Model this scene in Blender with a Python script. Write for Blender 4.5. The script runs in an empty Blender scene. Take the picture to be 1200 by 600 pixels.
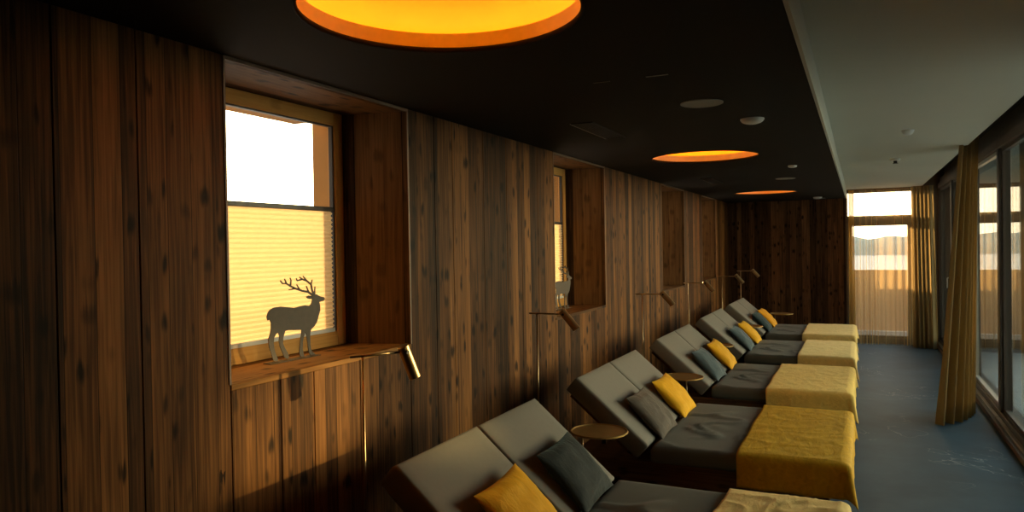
import bpy, bmesh, math, random
from mathutils import Vector, Matrix, noise

# ---------------------------------------------------------------- camera, world, sun, exposure
scene = bpy.context.scene
col = scene.collection
CAM_H = 1.65
FPX = 860.0
YAW, PITCH, ROLL = 0.44221, 0.011956, 0.0165
SUN_DIR = Vector((-0.721, 0.684, 0.108)).normalized()     # towards the sun
EXPOSURE = 0.74

fw = Vector((-math.sin(YAW) * math.cos(PITCH), math.cos(YAW) * math.cos(PITCH), -math.sin(PITCH)))
r0 = Vector((math.cos(YAW), math.sin(YAW), 0))
u0 = r0.cross(fw)
rt = math.cos(ROLL) * r0 - math.sin(ROLL) * u0
up = math.cos(ROLL) * u0 + math.sin(ROLL) * r0
cam_d = bpy.data.cameras.new('camera')
cam_d.sensor_width = 36.0
cam_d.lens = 36.0 * FPX / 1200.0
cam_d.clip_start = 0.05
cam_d.clip_end = 500
cam = bpy.data.objects.new('camera', cam_d)
col.objects.link(cam)
m3 = Matrix((rt, up, -fw)).transposed()
cam.matrix_world = Matrix.Translation((0, 0, CAM_H)) @ m3.to_4x4()
scene.camera = cam

vs = scene.view_settings
vs.view_transform = 'Standard'
vs.look = 'None'
vs.gamma = 1.0
vs.exposure = EXPOSURE
vs.use_curve_mapping = False

scene.cycles.max_bounces = 10
scene.cycles.diffuse_bounces = 6
scene.cycles.glossy_bounces = 4
scene.cycles.transparent_max_bounces = 24
scene.cycles.transmission_bounces = 6
scene.cycles.sample_clamp_indirect = 6.0
scene.cycles.use_denoising = True
scene.cycles.caustics_refractive = False

world = bpy.data.worlds.new('sky')
scene.world = world
world.use_nodes = True
wn, wl = world.node_tree.nodes, world.node_tree.links
wn.clear()
w_out = wn.new('ShaderNodeOutputWorld')
w_bg = wn.new('ShaderNodeBackground')
w_tc = wn.new('ShaderNodeTexCoord')
w_nrm = wn.new('ShaderNodeVectorMath'); w_nrm.operation = 'NORMALIZE'
wl.new(w_tc.outputs['Generated'], w_nrm.inputs[0])
w_sep = wn.new('ShaderNodeSeparateXYZ')
wl.new(w_nrm.outputs[0], w_sep.inputs[0])
w_mr = wn.new('ShaderNodeMapRange')                       # open cool sky to the east, duller haze to the west
w_mr.interpolation_type = 'SMOOTHSTEP'
w_mr.inputs['From Min'].default_value = -0.3
w_mr.inputs['From Max'].default_value = 0.5
wl.new(w_sep.outputs['X'], w_mr.inputs['Value'])
w_el = wn.new('ShaderNodeMapRange')                       # brighter towards the horizon
w_el.interpolation_type = 'SMOOTHSTEP'
w_el.inputs['From Min'].default_value = 0.0
w_el.inputs['From Max'].default_value = 0.45
wl.new(w_sep.outputs['Z'], w_el.inputs['Value'])
w_east = wn.new('ShaderNodeMix'); w_east.data_type = 'RGBA'
w_east.inputs[6].default_value = (11.5, 8.7, 5.2, 1)
w_east.inputs[7].default_value = (1.7, 2.2, 2.4, 1)
wl.new(w_el.outputs[0], w_east.inputs[0])
w_mix = wn.new('ShaderNodeMix'); w_mix.data_type = 'RGBA'
w_mix.inputs[6].default_value = (0.75, 0.64, 0.50, 1)
w_ns = wn.new('ShaderNodeMapRange')                       # the open side of the sky lies north-east
w_ns.interpolation_type = 'SMOOTHSTEP'
w_ns.inputs['From Min'].default_value = -0.65
w_ns.inputs['From Max'].default_value = 0.65
w_ns.inputs['To Min'].default_value = 0.16
w_ns.inputs['To Max'].default_value = 1.55
wl.new(w_sep.outputs['Y'], w_ns.inputs['Value'])
w_sc = wn.new('ShaderNodeVectorMath'); w_sc.operation = 'SCALE'
wl.new(w_east.outputs[2], w_sc.inputs[0]); wl.new(w_ns.outputs[0], w_sc.inputs['Scale'])
wl.new(w_sc.outputs[0], w_mix.inputs[7])
wl.new(w_mr.outputs[0], w_mix.inputs[0])
w_dot = wn.new('ShaderNodeVectorMath'); w_dot.operation = 'DOT_PRODUCT'
w_dot.inputs[1].default_value = SUN_DIR
wl.new(w_nrm.outputs[0], w_dot.inputs[0])
w_pow = wn.new('ShaderNodeMath'); w_pow.operation = 'POWER'; w_pow.use_clamp = False
w_max = wn.new('ShaderNodeMath'); w_max.operation = 'MAXIMUM'; w_max.inputs[1].default_value = 0
wl.new(w_dot.outputs['Value'], w_max.inputs[0])
wl.new(w_max.outputs[0], w_pow.inputs[0]); w_pow.inputs[1].default_value = 28
w_glow = wn.new('ShaderNodeMix'); w_glow.data_type = 'RGBA'; w_glow.blend_type = 'ADD'
w_glow.inputs[0].default_value = 1
w_gc = wn.new('ShaderNodeMix'); w_gc.data_type = 'RGBA'
w_gc.inputs[6].default_value = (0, 0, 0, 1); w_gc.inputs[7].default_value = (8, 6.2, 3.9, 1)
wl.new(w_pow.outputs[0], w_gc.inputs[0])
wl.new(w_mix.outputs[2], w_glow.inputs[6]); wl.new(w_gc.outputs[2], w_glow.inputs[7])
wl.new(w_glow.outputs[2], w_bg.inputs['Color'])
w_bg.inputs['Strength'].default_value = 1.0
wl.new(w_bg.outputs[0], w_out.inputs[0])

sun_d = bpy.data.lights.new('sun', 'SUN')
sun_d.energy = 9.0
sun_d.angle = math.radians(1.0)
sun_d.color = (1.0, 0.68, 0.34)
sun = bpy.data.objects.new('sun', sun_d)
col.objects.link(sun)
sun.location = (-20, 19, 4)
sun.rotation_euler = SUN_DIR.to_track_quat('Z', 'Y').to_euler()


# added outdoor spot, stands in for reflected low sun: a warm patch on the plank wall
gl_d = bpy.data.lights.new('added_glint_spot', 'SPOT')
gl_d.energy = 9000
gl_d.color = (1.0, 0.60, 0.22)
gl_d.spot_size = math.radians(3.3)
gl_d.spot_blend = 0.5
gl_d.shadow_soft_size = 0.12
glint_spot = bpy.data.objects.new('added_glint_spot', gl_d)
col.objects.link(glint_spot)
gl_dir = Vector((0.721, 0.684, 0.108)).normalized()
glint_spot.location = Vector((-2.064, 2.36, 0.98)) + gl_dir * 12
glint_spot.rotation_euler = gl_dir.to_track_quat('Z', 'Y').to_euler()


def portal(name, loc, rot, sx, sy):
    d = bpy.data.lights.new(name, 'AREA')
    d.shape = 'RECTANGLE'; d.size = sx; d.size_y = sy
    d.cycles.is_portal = True
    o = bpy.data.objects.new(name, d)
    col.objects.link(o)
    o.location = loc; o.rotation_euler = rot


HP = math.pi / 2
portal('east_glazing_portal', (1.32, 8.6, 1.3), (0, HP, 0), 2.5, 9.2)           # emits towards -X
portal('end_window_portal', (0.3, 13.45, 1.25), (-HP, 0, 0), 1.1, 2.5)          # emits towards -Y

# ---------------------------------------------------------------- helpers
def link(o, parent=None):
    col.objects.link(o)
    if parent is not None:
        o.parent = parent
    return o


def tag(o, label=None, cat=None, group=None, kind=None):
    if label: o['label'] = label
    if cat: o['category'] = cat
    if group: o['group'] = group
    if kind: o['kind'] = kind
    return o


def thing(name, label, cat, loc=(0, 0, 0), rz=0.0, group=None, kind=None):
    o = bpy.data.objects.new(name, None)
    o.empty_display_size = 0.1
    link(o)
    o.location = loc
    o.rotation_euler = (0, 0, rz)
    return tag(o, label, cat, group, kind)


def obj(name, bm, mat, parent=None, smooth=False, bevel=0.0, segs=2, loc=None):
    me = bpy.data.meshes.new(name)
    bmesh.ops.recalc_face_normals(bm, faces=bm.faces[:])
    bm.to_mesh(me)
    bm.free()
    if smooth:
        me.polygons.foreach_set('use_smooth', [True] * len(me.polygons))
    me.materials.append(mat)
    o = bpy.data.objects.new(name, me)
    link(o, parent)
    if loc is not None:
        o.location = loc
    if bevel > 0:
        md = o.modifiers.new('bevel', 'BEVEL')
        md.width = bevel; md.segments = segs; md.limit_method = 'ANGLE'
        md.angle_limit = math.radians(40)
    return o


def copy_tree(o, parent=None):
    c = o.copy()
    col.objects.link(c)
    c.parent = parent
    for ch in list(o.children):
        copy_tree(ch, c)
    return c


def add_box(bm, x0, x1, y0, y1, z0, z1, M=None):
    vs_ = [bm.verts.new(Vector(p)) for p in
           [(x0, y0, z0), (x1, y0, z0), (x1, y1, z0), (x0, y1, z0), (x0, y0, z1), (x1, y0, z1), (x1, y1, z1), (x0, y1, z1)]]
    if M is not None:
        for v in vs_: v.co = M @ v.co
    for f in [(0, 3, 2, 1), (4, 5, 6, 7), (0, 1, 5, 4), (1, 2, 6, 5), (2, 3, 7, 6), (3, 0, 4, 7)]:
        bm.faces.new([vs_[i] for i in f])


def box(*a, M=None):
    bm = bmesh.new()
    add_box(bm, *a, M=M)
    return bm


def add_tube(bm, pts, r, n=10, caps=True):
    pts = [Vector(p) for p in pts]
    rs = r if isinstance(r, (list, tuple)) else [r] * len(pts)
    rings = []
    for i, p in enumerate(pts):
        d = (pts[min(i + 1, len(pts) - 1)] - pts[max(i - 1, 0)]).normalized()
        a = d.orthogonal().normalized() if i == 0 else (a - d * a.dot(d)).normalized()
        b = d.cross(a)
        rings.append([bm.verts.new(p + (a * math.cos(2 * math.pi * k / n) + b * math.sin(2 * math.pi * k / n)) * rs[i]) for k in range(n)])
    for i in range(len(rings) - 1):
        for k in range(n):
            bm.faces.new([rings[i][k], rings[i][(k + 1) % n], rings[i + 1][(k + 1) % n], rings[i + 1][k]])
    if caps:
        bm.faces.new(list(reversed(rings[0]))); bm.faces.new(rings[-1])


def add_lathe(bm, prof, n=48, M=None, close=False):
    """profile of (r, z) turned round z"""
    rings = []
    for r, z in prof:
        if r < 1e-6:
            rings.append([bm.verts.new((0, 0, z))])
        else:
            rings.append([bm.verts.new((r * math.cos(2 * math.pi * k / n), r * math.sin(2 * math.pi * k / n), z)) for k in range(n)])
    pairs = list(zip(rings[:-1], rings[1:]))
    if close: pairs.append((rings[-1], rings[0]))
    for A, B in pairs:
        for k in range(n):
            if len(A) == 1 and len(B) == 1: continue
            if len(A) == 1: bm.faces.new([A[0], B[(k + 1) % n], B[k]])
            elif len(B) == 1: bm.faces.new([A[k], A[(k + 1) % n], B[0]])
            else: bm.faces.new([A[k], A[(k + 1) % n], B[(k + 1) % n], B[k]])
    if M is not None:
        vset = {v for R in rings for v in R}
        for v in vset: v.co = M @ v.co


def lathe(prof, n=48, M=None, close=False):
    bm = bmesh.new()
    add_lathe(bm, prof, n, M, close)
    return bm


# ---------------------------------------------------------------- materials
def new_mat(name):
    m = bpy.data.materials.new(name)
    m.use_nodes = True
    nt = m.node_tree
    return m, nt.nodes, nt.links, nt.nodes['Principled BSDF']


def N(nodes, kind, **kw):
    n = nodes.new(kind)
    for k, v in kw.items(): setattr(n, k, v)
    return n


def mathn(nodes, links, op, a, b=None, clamp=False):
    n = nodes.new('ShaderNodeMath'); n.operation = op; n.use_clamp = clamp
    for i, x in enumerate((a, b)):
        if x is None: continue
        if isinstance(x, (int, float)): n.inputs[i].default_value = x
        else: links.new(x, n.inputs[i])
    return n.outputs[0]


def mixc(nodes, links, fac, a, b, blend='MIX'):
    n = nodes.new('ShaderNodeMix'); n.data_type = 'RGBA'; n.blend_type = blend
    for i, x in ((0, fac), (6, a), (7, b)):
        if isinstance(x, (int, float)): n.inputs[i].default_value = x
        elif isinstance(x, tuple): n.inputs[i].default_value = x if len(x) == 4 else (*x, 1)
        else: links.new(x, n.inputs[i])
    return n.outputs[2]


def wood(name, across, along, dark, mid, light, plank=10.5, rough=0.55, knots=1.0, joint=True):
    """planks side by side along `across`, grain running along `along` (object axes)"""
    m, n, l, p = new_mat(name)
    tc = N(n, 'ShaderNodeTexCoord')
    sp = N(n, 'ShaderNodeSeparateXYZ'); l.new(tc.outputs['Object'], sp.inputs[0])
    A = sp.outputs[across]; L = sp.outputs[along]
    third = [ax for ax in 'XYZ' if ax not in (across, along)][0]
    vw = mathn(n, l, 'MULTIPLY', A, plank)
    vo = N(n, 'ShaderNodeTexVoronoi', voronoi_dimensions='1D'); vo.inputs['Scale'].default_value = 1
    l.new(vw, vo.inputs['W'])
    cs = N(n, 'ShaderNodeSeparateColor'); l.new(vo.outputs['Color'], cs.inputs[0])
    R, G, B = cs.outputs[0], cs.outputs[1], cs.outputs[2]
    # fine grain
    c1 = N(n, 'ShaderNodeCombineXYZ')
    l.new(mathn(n, l, 'MULTIPLY', A, 95), c1.inputs[0])
    l.new(mathn(n, l, 'ADD', mathn(n, l, 'MULTIPLY', L, 2.2), mathn(n, l, 'MULTIPLY', R, 60)), c1.inputs[1])
    l.new(mathn(n, l, 'ADD', mathn(n, l, 'MULTIPLY', G, 30), mathn(n, l, 'MULTIPLY', sp.outputs[third], 30)), c1.inputs[2])
    g1 = N(n, 'ShaderNodeTexNoise'); g1.inputs['Scale'].default_value = 1; g1.inputs['Detail'].default_value = 5
    g1.inputs['Distortion'].default_value = 0.7
    l.new(c1.outputs[0], g1.inputs['Vector'])
    # wide cloudy figure
    c2 = N(n, 'ShaderNodeCombineXYZ')
    l.new(mathn(n, l, 'MULTIPLY', A, 16), c2.inputs[0])
    l.new(mathn(n, l, 'ADD', mathn(n, l, 'MULTIPLY', L, 1.5), mathn(n, l, 'MULTIPLY', G, 40)), c2.inputs[1])
    l.new(mathn(n, l, 'MULTIPLY', B, 20), c2.inputs[2])
    g2 = N(n, 'ShaderNodeTexNoise'); g2.inputs['Scale'].default_value = 1; g2.inputs['Detail'].default_value = 4
    l.new(c2.outputs[0], g2.inputs['Vector'])
    # knots
    c3 = N(n, 'ShaderNodeCombineXYZ')
    l.new(mathn(n, l, 'ADD', mathn(n, l, 'MULTIPLY', A, 17), mathn(n, l, 'MULTIPLY', g2.outputs[0], 2.2)), c3.inputs[0])
    l.new(mathn(n, l, 'ADD', mathn(n, l, 'MULTIPLY', L, 8.0), mathn(n, l, 'MULTIPLY', g1.outputs[0], .5)), c3.inputs[1])
    l.new(mathn(n, l, 'MULTIPLY', R, 9), c3.inputs[2])
    vk = N(n, 'ShaderNodeTexVoronoi', voronoi_dimensions='3D'); vk.inputs['Scale'].default_value = 1
    l.new(c3.outputs[0], vk.inputs['Vector'])
    kr = N(n, 'ShaderNodeMapRange', interpolation_type='SMOOTHSTEP')
    kr.inputs['From Min'].default_value = 0.40; kr.inputs['From Max'].default_value = 0.14
    l.new(vk.outputs['Distance'], kr.inputs['Value'])
    ks = N(n, 'ShaderNodeSeparateColor'); l.new(vk.outputs['Color'], ks.inputs[0])
    gate = N(n, 'ShaderNodeMapRange'); gate.inputs['From Min'].default_value = 0.25; gate.inputs['From Max'].default_value = 0.7
    l.new(ks.outputs[0], gate.inputs['Value'])          # only some cells carry a knot, of differing strength
    knot = mathn(n, l, 'MULTIPLY', mathn(n, l, 'MULTIPLY', kr.outputs[0], gate.outputs[0]), 0.9 * knots)
    # tone = plank tone + figure + grain
    t = mathn(n, l, 'ADD', mathn(n, l, 'MULTIPLY', B, 0.52), mathn(n, l, 'MULTIPLY', g2.outputs[0], 0.62))
    t = mathn(n, l, 'ADD', t, mathn(n, l, 'MULTIPLY', mathn(n, l, 'SUBTRACT', g1.outputs[0], 0.5), 0.95))
    ramp = N(n, 'ShaderNodeValToRGB')
    e = ramp.color_ramp.elements
    e[0].position = 0.22; e[0].color = (*dark, 1)
    e[1].position = 0.95; e[1].color = (*light, 1)
    x = e.new(0.55); x.color = (*mid, 1)
    l.new(t, ramp.inputs[0])
    c = mixc(n, l, knot, ramp.outputs[0], tuple(v * 0.35 for v in dark))
    h = g1.outputs[0]
    if joint:
        ve = N(n, 'ShaderNodeTexVoronoi', voronoi_dimensions='1D', feature='DISTANCE_TO_EDGE')
        ve.inputs['Scale'].default_value = 1
        l.new(vw, ve.inputs['W'])
        jr = N(n, 'ShaderNodeMapRange'); jr.inputs['From Min'].default_value = 0.0; jr.inputs['From Max'].default_value = 0.022
        l.new(ve.outputs['Distance'], jr.inputs['Value'])
        c = mixc(n, l, jr.outputs[0], tuple(v * 0.3 for v in dark), c)
        h = mathn(n, l, 'ADD', mathn(n, l, 'MULTIPLY', h, 0.35), jr.outputs[0])
    l.new(c, p.inputs['Base Color'])
    p.inputs['Roughness'].default_value = rough
    p.inputs['Specular IOR Level'].default_value = 0.08
    bp = N(n, 'ShaderNodeBump'); bp.inputs['Strength'].default_value = 0.25; bp.inputs['Distance'].default_value = 0.004
    l.new(h, bp.inputs['Height']); l.new(bp.outputs[0], p.inputs['Normal'])
    return m


def plain(name, color, rough=0.6, metal=0.0, noise_scale=0, amount=0.15, bump=0.0, bump_scale=200, sheen=0.0, spec=0.5):
    m, n, l, p = new_mat(name)
    p.inputs['Base Color'].default_value = (*color, 1)
    p.inputs['Roughness'].default_value = rough
    p.inputs['Metallic'].default_value = metal
    p.inputs['Specular IOR Level'].default_value = spec
    tc = N(n, 'ShaderNodeTexCoord')
    if noise_scale:
        nz = N(n, 'ShaderNodeTexNoise'); nz.inputs['Scale'].default_value = noise_scale; nz.inputs['Detail'].default_value = 4
        l.new(tc.outputs['Object'], nz.inputs['Vector'])
        c = mixc(n, l, nz.outputs[0], tuple(v * (1 - amount) for v in color), tuple(min(1, v * (1 + amount)) for v in color))
        l.new(c, p.inputs['Base Color'])
    if bump:
        nb = N(n, 'ShaderNodeTexNoise'); nb.inputs['Scale'].default_value = bump_scale; nb.inputs['Detail'].default_value = 3
        l.new(tc.outputs['Object'], nb.inputs['Vector'])
        bp = N(n, 'ShaderNodeBump'); bp.inputs['Strength'].default_value = bump; bp.inputs['Distance'].default_value = 0.003
        l.new(nb.outputs[0], bp.inputs['Height']); l.new(bp.outputs[0], p.inputs['Normal'])
    if sheen:
        p.inputs['Sheen Weight'].default_value = sheen
        p.inputs['Sheen Roughness'].default_value = 0.35
        p.inputs['Sheen Tint'].default_value = (*[min(1, 0.35 + v) for v in color], 1)
    return m


def velvet(name, color, tint, sheen=0.8, crush=0.5):
    """soft pile cloth with crushed, mottled patches"""
    m, n, l, p = new_mat(name)
    tc = N(n, 'ShaderNodeTexCoord')
    mp = N(n, 'ShaderNodeMapping'); mp.inputs['Scale'].default_value = (1.0, 0.35, 1.0)
    l.new(tc.outputs['Object'], mp.inputs[0])
    a = N(n, 'ShaderNodeTexNoise'); a.inputs['Scale'].default_value = 22; a.inputs['Detail'].default_value = 5; a.inputs['Distortion'].default_value = 1.2
    l.new(mp.outputs[0], a.inputs['Vector'])
    c = mixc(n, l, a.outputs[0], tuple(v * (1 - crush * .6) for v in color), tuple(min(1, v * (1 + crush)) for v in color))
    l.new(c, p.inputs['Base Color'])
    p.inputs['Roughness'].default_value = 0.75
    p.inputs['Specular IOR Level'].default_value = 0.2
    p.inputs['Sheen Weight'].default_value = sheen
    p.inputs['Sheen Roughness'].default_value = 0.3
    p.inputs['Sheen Tint'].default_value = (*tint, 1)
    b = N(n, 'ShaderNodeTexNoise'); b.inputs['Scale'].default_value = 90; b.inputs['Detail'].default_value = 3
    l.new(tc.outputs['Object'], b.inputs['Vector'])
    h = mathn(n, l, 'ADD', mathn(n, l, 'MULTIPLY', a.outputs[0], 0.8), mathn(n, l, 'MULTIPLY', b.outputs[0], 0.3))
    bp = N(n, 'ShaderNodeBump'); bp.inputs['Strength'].default_value = 0.5; bp.inputs['Distance'].default_value = 0.01
    l.new(h, bp.inputs['Height']); l.new(bp.outputs[0], p.inputs['Normal'])
    return m


def cloth_translucent(name, color, trans, alpha=1.0, stripe_axis=None):
    """thin cloth: diffuse + translucent, with a share of open weave"""
    m, n, l, p = new_mat(name)
    out = n['Material Output']
    n.remove(p)
    d = N(n, 'ShaderNodeBsdfDiffuse'); d.inputs[0].default_value = (*color, 1)
    t = N(n, 'ShaderNodeBsdfTranslucent'); t.inputs[0].default_value = (*trans, 1)
    mx = N(n, 'ShaderNodeMixShader'); mx.inputs[0].default_value = 0.5
    l.new(d.outputs[0], mx.inputs[1]); l.new(t.outputs[0], mx.inputs[2])
    tc = N(n, 'ShaderNodeTexCoord')
    nz = N(n, 'ShaderNodeTexNoise'); nz.inputs['Scale'].default_value = 260
    l.new(tc.outputs['Object'], nz.inputs['Vector'])
    bp = N(n, 'ShaderNodeBump'); bp.inputs['Strength'].default_value = 0.15; bp.inputs['Distance'].default_value = 0.002
    l.new(nz.outputs[0], bp.inputs['Height'])
    l.new(bp.outputs[0], d.inputs['Normal'])
    last = mx.outputs[0]
    if alpha < 1:
        tr = N(n, 'ShaderNodeBsdfTransparent')
        lw = N(n, 'ShaderNodeLayerWeight'); lw.inputs[0].default_value = 0.35
        a2 = mathn(n, l, 'ADD', mathn(n, l, 'MULTIPLY', lw.outputs['Facing'], 0.40), alpha, clamp=True)   # more thread seen edge-on
        m2 = N(n, 'ShaderNodeMixShader')
        l.new(a2, m2.inputs[0]); l.new(tr.outputs[0], m2.inputs[1]); l.new(last, m2.inputs[2])
        last = m2.outputs[0]
    l.new(last, out.inputs[0])
    return m


def pane(name, tint):
    m, n, l, p = new_mat(name)
    out = n['Material Output']; n.remove(p)
    tr = N(n, 'ShaderNodeBsdfTransparent'); tr.inputs[0].default_value = (*tint, 1)
    gl = N(n, 'ShaderNodeBsdfGlossy'); gl.inputs['Roughness'].default_value = 0.0
    gl.inputs[0].default_value = (0.95, 0.97, 0.97, 1)
    lw = N(n, 'ShaderNodeLayerWeight'); lw.inputs[0].default_value = 0.5
    f5 = mathn(n, l, 'POWER', lw.outputs['Facing'], 5.0)
    fr = mathn(n, l, 'ADD', mathn(n, l, 'MULTIPLY', f5, 0.96), 0.04)      # Schlick reflectance, the same from both faces
    mx = N(n, 'ShaderNodeMixShader')
    l.new(fr, mx.inputs[0]); l.new(tr.outputs[0], mx.inputs[1]); l.new(gl.outputs[0], mx.inputs[2])
    l.new(mx.outputs[0], out.inputs[0])
    return m


def emit(name, color, s):
    m, n, l, p = new_mat(name)
    p.inputs['Base Color'].default_value = (*color, 1)
    p.inputs['Emission Color'].default_value = (*color, 1)
    p.inputs['Emission Strength'].default_value = s
    return m


WD, WM, WL = (0.020, 0.0086, 0.0034), (0.092, 0.0375, 0.0115), (0.26, 0.113, 0.033)
M = {}
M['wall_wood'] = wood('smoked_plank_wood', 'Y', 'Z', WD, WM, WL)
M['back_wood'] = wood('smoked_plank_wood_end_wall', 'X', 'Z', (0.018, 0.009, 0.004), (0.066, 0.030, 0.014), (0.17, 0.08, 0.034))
M['front_wood'] = wood('smoked_plank_wood_front_wall', 'X', 'Z', WD, WM, WL)
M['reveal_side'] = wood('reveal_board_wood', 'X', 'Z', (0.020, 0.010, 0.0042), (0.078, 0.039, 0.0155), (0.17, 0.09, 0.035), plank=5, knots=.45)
M['reveal_lit'] = wood('reveal_shelf_wood_lit', 'X', 'Y', (0.10, 0.042, 0.010), (0.26, 0.12, 0.032), (0.42, 0.21, 0.065), plank=5, joint=False)  # sunlit look of the first sill put into the wood colour
M['reveal_shaded'] = wood('reveal_shelf_wood_shaded', 'X', 'Y', (0.022, 0.010, 0.004), (0.080, 0.036, 0.012), (0.16, 0.078, 0.026), plank=5, joint=False)  # same shelf wood, colour darkened to stand for shade in the niches
M['frame_v'] = wood('honey_frame_wood_upright', 'Y', 'Z', (0.42, 0.21, 0.05), (0.58, 0.30, 0.08), (0.68, 0.39, 0.12), plank=3, joint=False, knots=.3)
M['frame_h'] = wood('honey_frame_wood_rail', 'Z', 'Y', (0.42, 0.21, 0.05), (0.58, 0.30, 0.08), (0.68, 0.39, 0.12), plank=3, joint=False, knots=.3)
M['edge_wood'] = plain('pale_edge_strip_wood', (0.20, 0.115, 0.06), 0.5, noise_scale=8, amount=.25)
M['bed_wood'] = wood('dark_bed_wood', 'Z', 'X', (0.035, 0.016, 0.008), (0.10, 0.046, 0.020), (0.17, 0.085, 0.036), plank=6, joint=False)
M['gap'] = plain('shadow_gap_board', (0.012, 0.007, 0.004), 0.9, noise_scale=5)
M['ceiling_dark'] = plain('dark_brown_ceiling_paint', (0.0145, 0.0102, 0.0064), 0.85, noise_scale=3, amount=.12, bump=.05, spec=.15)
M['ceiling_light'] = plain('pale_grey_ceiling_paint', (0.54, 0.54, 0.47), 0.9, noise_scale=2, amount=.04, bump=.06)
M['stucco'] = plain('ochre_render', (0.40, 0.225, 0.08), 0.95, noise_scale=12, amount=.12, bump=.3, bump_scale=120)
M['dark_frame'] = plain('dark_bronze_window_frame', (0.055, 0.042, 0.034), 0.45, noise_scale=6, amount=.15)
M['brown_frame'] = plain('brown_window_head', (0.10, 0.066, 0.042), 0.5, noise_scale=6, amount=.15)
M['alu'] = plain('satin_aluminium_strip', (0.42, 0.40, 0.36), 0.4, metal=.7, noise_scale=20, amount=.08)
M['fabric'] = plain('taupe_grey_upholstery', (0.175, 0.16, 0.135), 0.8, noise_scale=40, amount=.07, bump=.15, bump_scale=500, sheen=.12)
M['sheet'] = plain('dark_taupe_fitted_sheet', (0.105, 0.100, 0.080), 0.85, noise_scale=30, amount=.08, bump=.15, bump_scale=500, sheen=.12)
M['mustard'] = velvet('mustard_velvet', (0.46, 0.245, 0.006), (1, .72, .12), 0.12, .6)
M['pale_gold'] = velvet('pale_gold_velvet', (0.82, 0.57, 0.20), (1, .82, .5), 0.35, .25)
M['gold'] = velvet('gold_velvet', (0.80, 0.52, 0.125), (1, .78, .4), 0.3, .3)
M['yellow'] = velvet('marigold_cushion_velvet', (0.72, 0.36, 0.008), (1, .75, .2), 0.25, .25)
M['orange'] = velvet('amber_cushion_velvet', (0.74, 0.33, 0.01), (1, .6, .2), 0.25, .25)
M['black'] = velvet('petrol_black_cushion_velvet', (0.016, 0.021, 0.022), (.45, .6, .62), 0.35, .4)
M['taupe'] = velvet('taupe_cushion_velvet', (0.085, 0.068, 0.055), (.7, .62, .55), 0.4, .35)
M['slate'] = velvet('slate_blue_cushion_velvet', (0.060, 0.085, 0.098), (.55, .7, .8), 0.35, .35)
M['teal'] = velvet('dark_teal_cushion_velvet', (0.022, 0.040, 0.045), (.45, .65, .7), 0.3, .35)
M['brass'] = plain('aged_brass', (0.36, 0.25, 0.13), 0.36, metal=.9, noise_scale=30, amount=.1)
M['bronze'] = plain('brushed_bronze_tabletop', (0.38, 0.235, 0.075), 0.45, metal=.75, noise_scale=25, amount=.15)
M['steel'] = plain('rusted_steel_plate', (0.072, 0.050, 0.031), 0.6, metal=.15, noise_scale=40, amount=.25)
M['black_metal'] = plain('black_metal', (0.012, 0.012, 0.012), 0.5, metal=.4)
M['white_plastic'] = plain('white_plastic', (0.62, 0.64, 0.64), 0.45, noise_scale=10, amount=.03)
M['grey_grille'] = plain('grey_perforated_grille', (0.30, 0.29, 0.25), 0.7, noise_scale=300, amount=.35)
M['gold_leaf'] = plain('orange_gold_leaf', (0.93, 0.44, 0.03), 0.5, noise_scale=7, amount=.10, bump=.15, bump_scale=15)
M['gold_band'] = plain('amber_painted_band', (0.78, 0.72, 0.40), 0.5, noise_scale=9, amount=.2)
M['led'] = emit('warm_led_tape', (1.0, 0.60, 0.12), 5.0)
M['curtain'] = cloth_translucent('ochre_curtain_cloth', (0.29, 0.215, 0.115), (0.37, 0.255, 0.105))
M['sheer'] = cloth_translucent('gold_sheer_voile', (0.50, 0.34, 0.15), (0.70, 0.47, 0.21), alpha=0.32)
M['sheer_dense'] = cloth_translucent('gold_sheer_voile_gathered', (0.36, 0.22, 0.06), (0.60, 0.33, 0.06), alpha=0.72)
M['blind'] = cloth_translucent('cream_pleated_blind', (0.66, 0.50, 0.28), (0.82, 0.61, 0.33))
M['glass'] = pane('clear_glass', (0.97, 0.98, 0.97))
M['glass_dark'] = pane('tinted_glass', (0.72, 0.78, 0.76))
M['snow'] = plain('pale_ground', (0.42, 0.42, 0.41), 0.95, noise_scale=.8, amount=.12)
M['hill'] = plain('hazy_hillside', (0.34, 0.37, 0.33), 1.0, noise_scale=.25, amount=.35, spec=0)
M['hedge'] = plain('dark_hedge', (0.020, 0.026, 0.018), 1.0, noise_scale=3, amount=.5, spec=0)
M['parapet'] = plain('tan_parapet_render', (0.82, 0.58, 0.35), 0.95, noise_scale=6, amount=.08)
M['cap'] = plain('white_parapet_foot', (0.8, 0.8, 0.78), 0.9, noise_scale=5, amount=.06)


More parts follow.
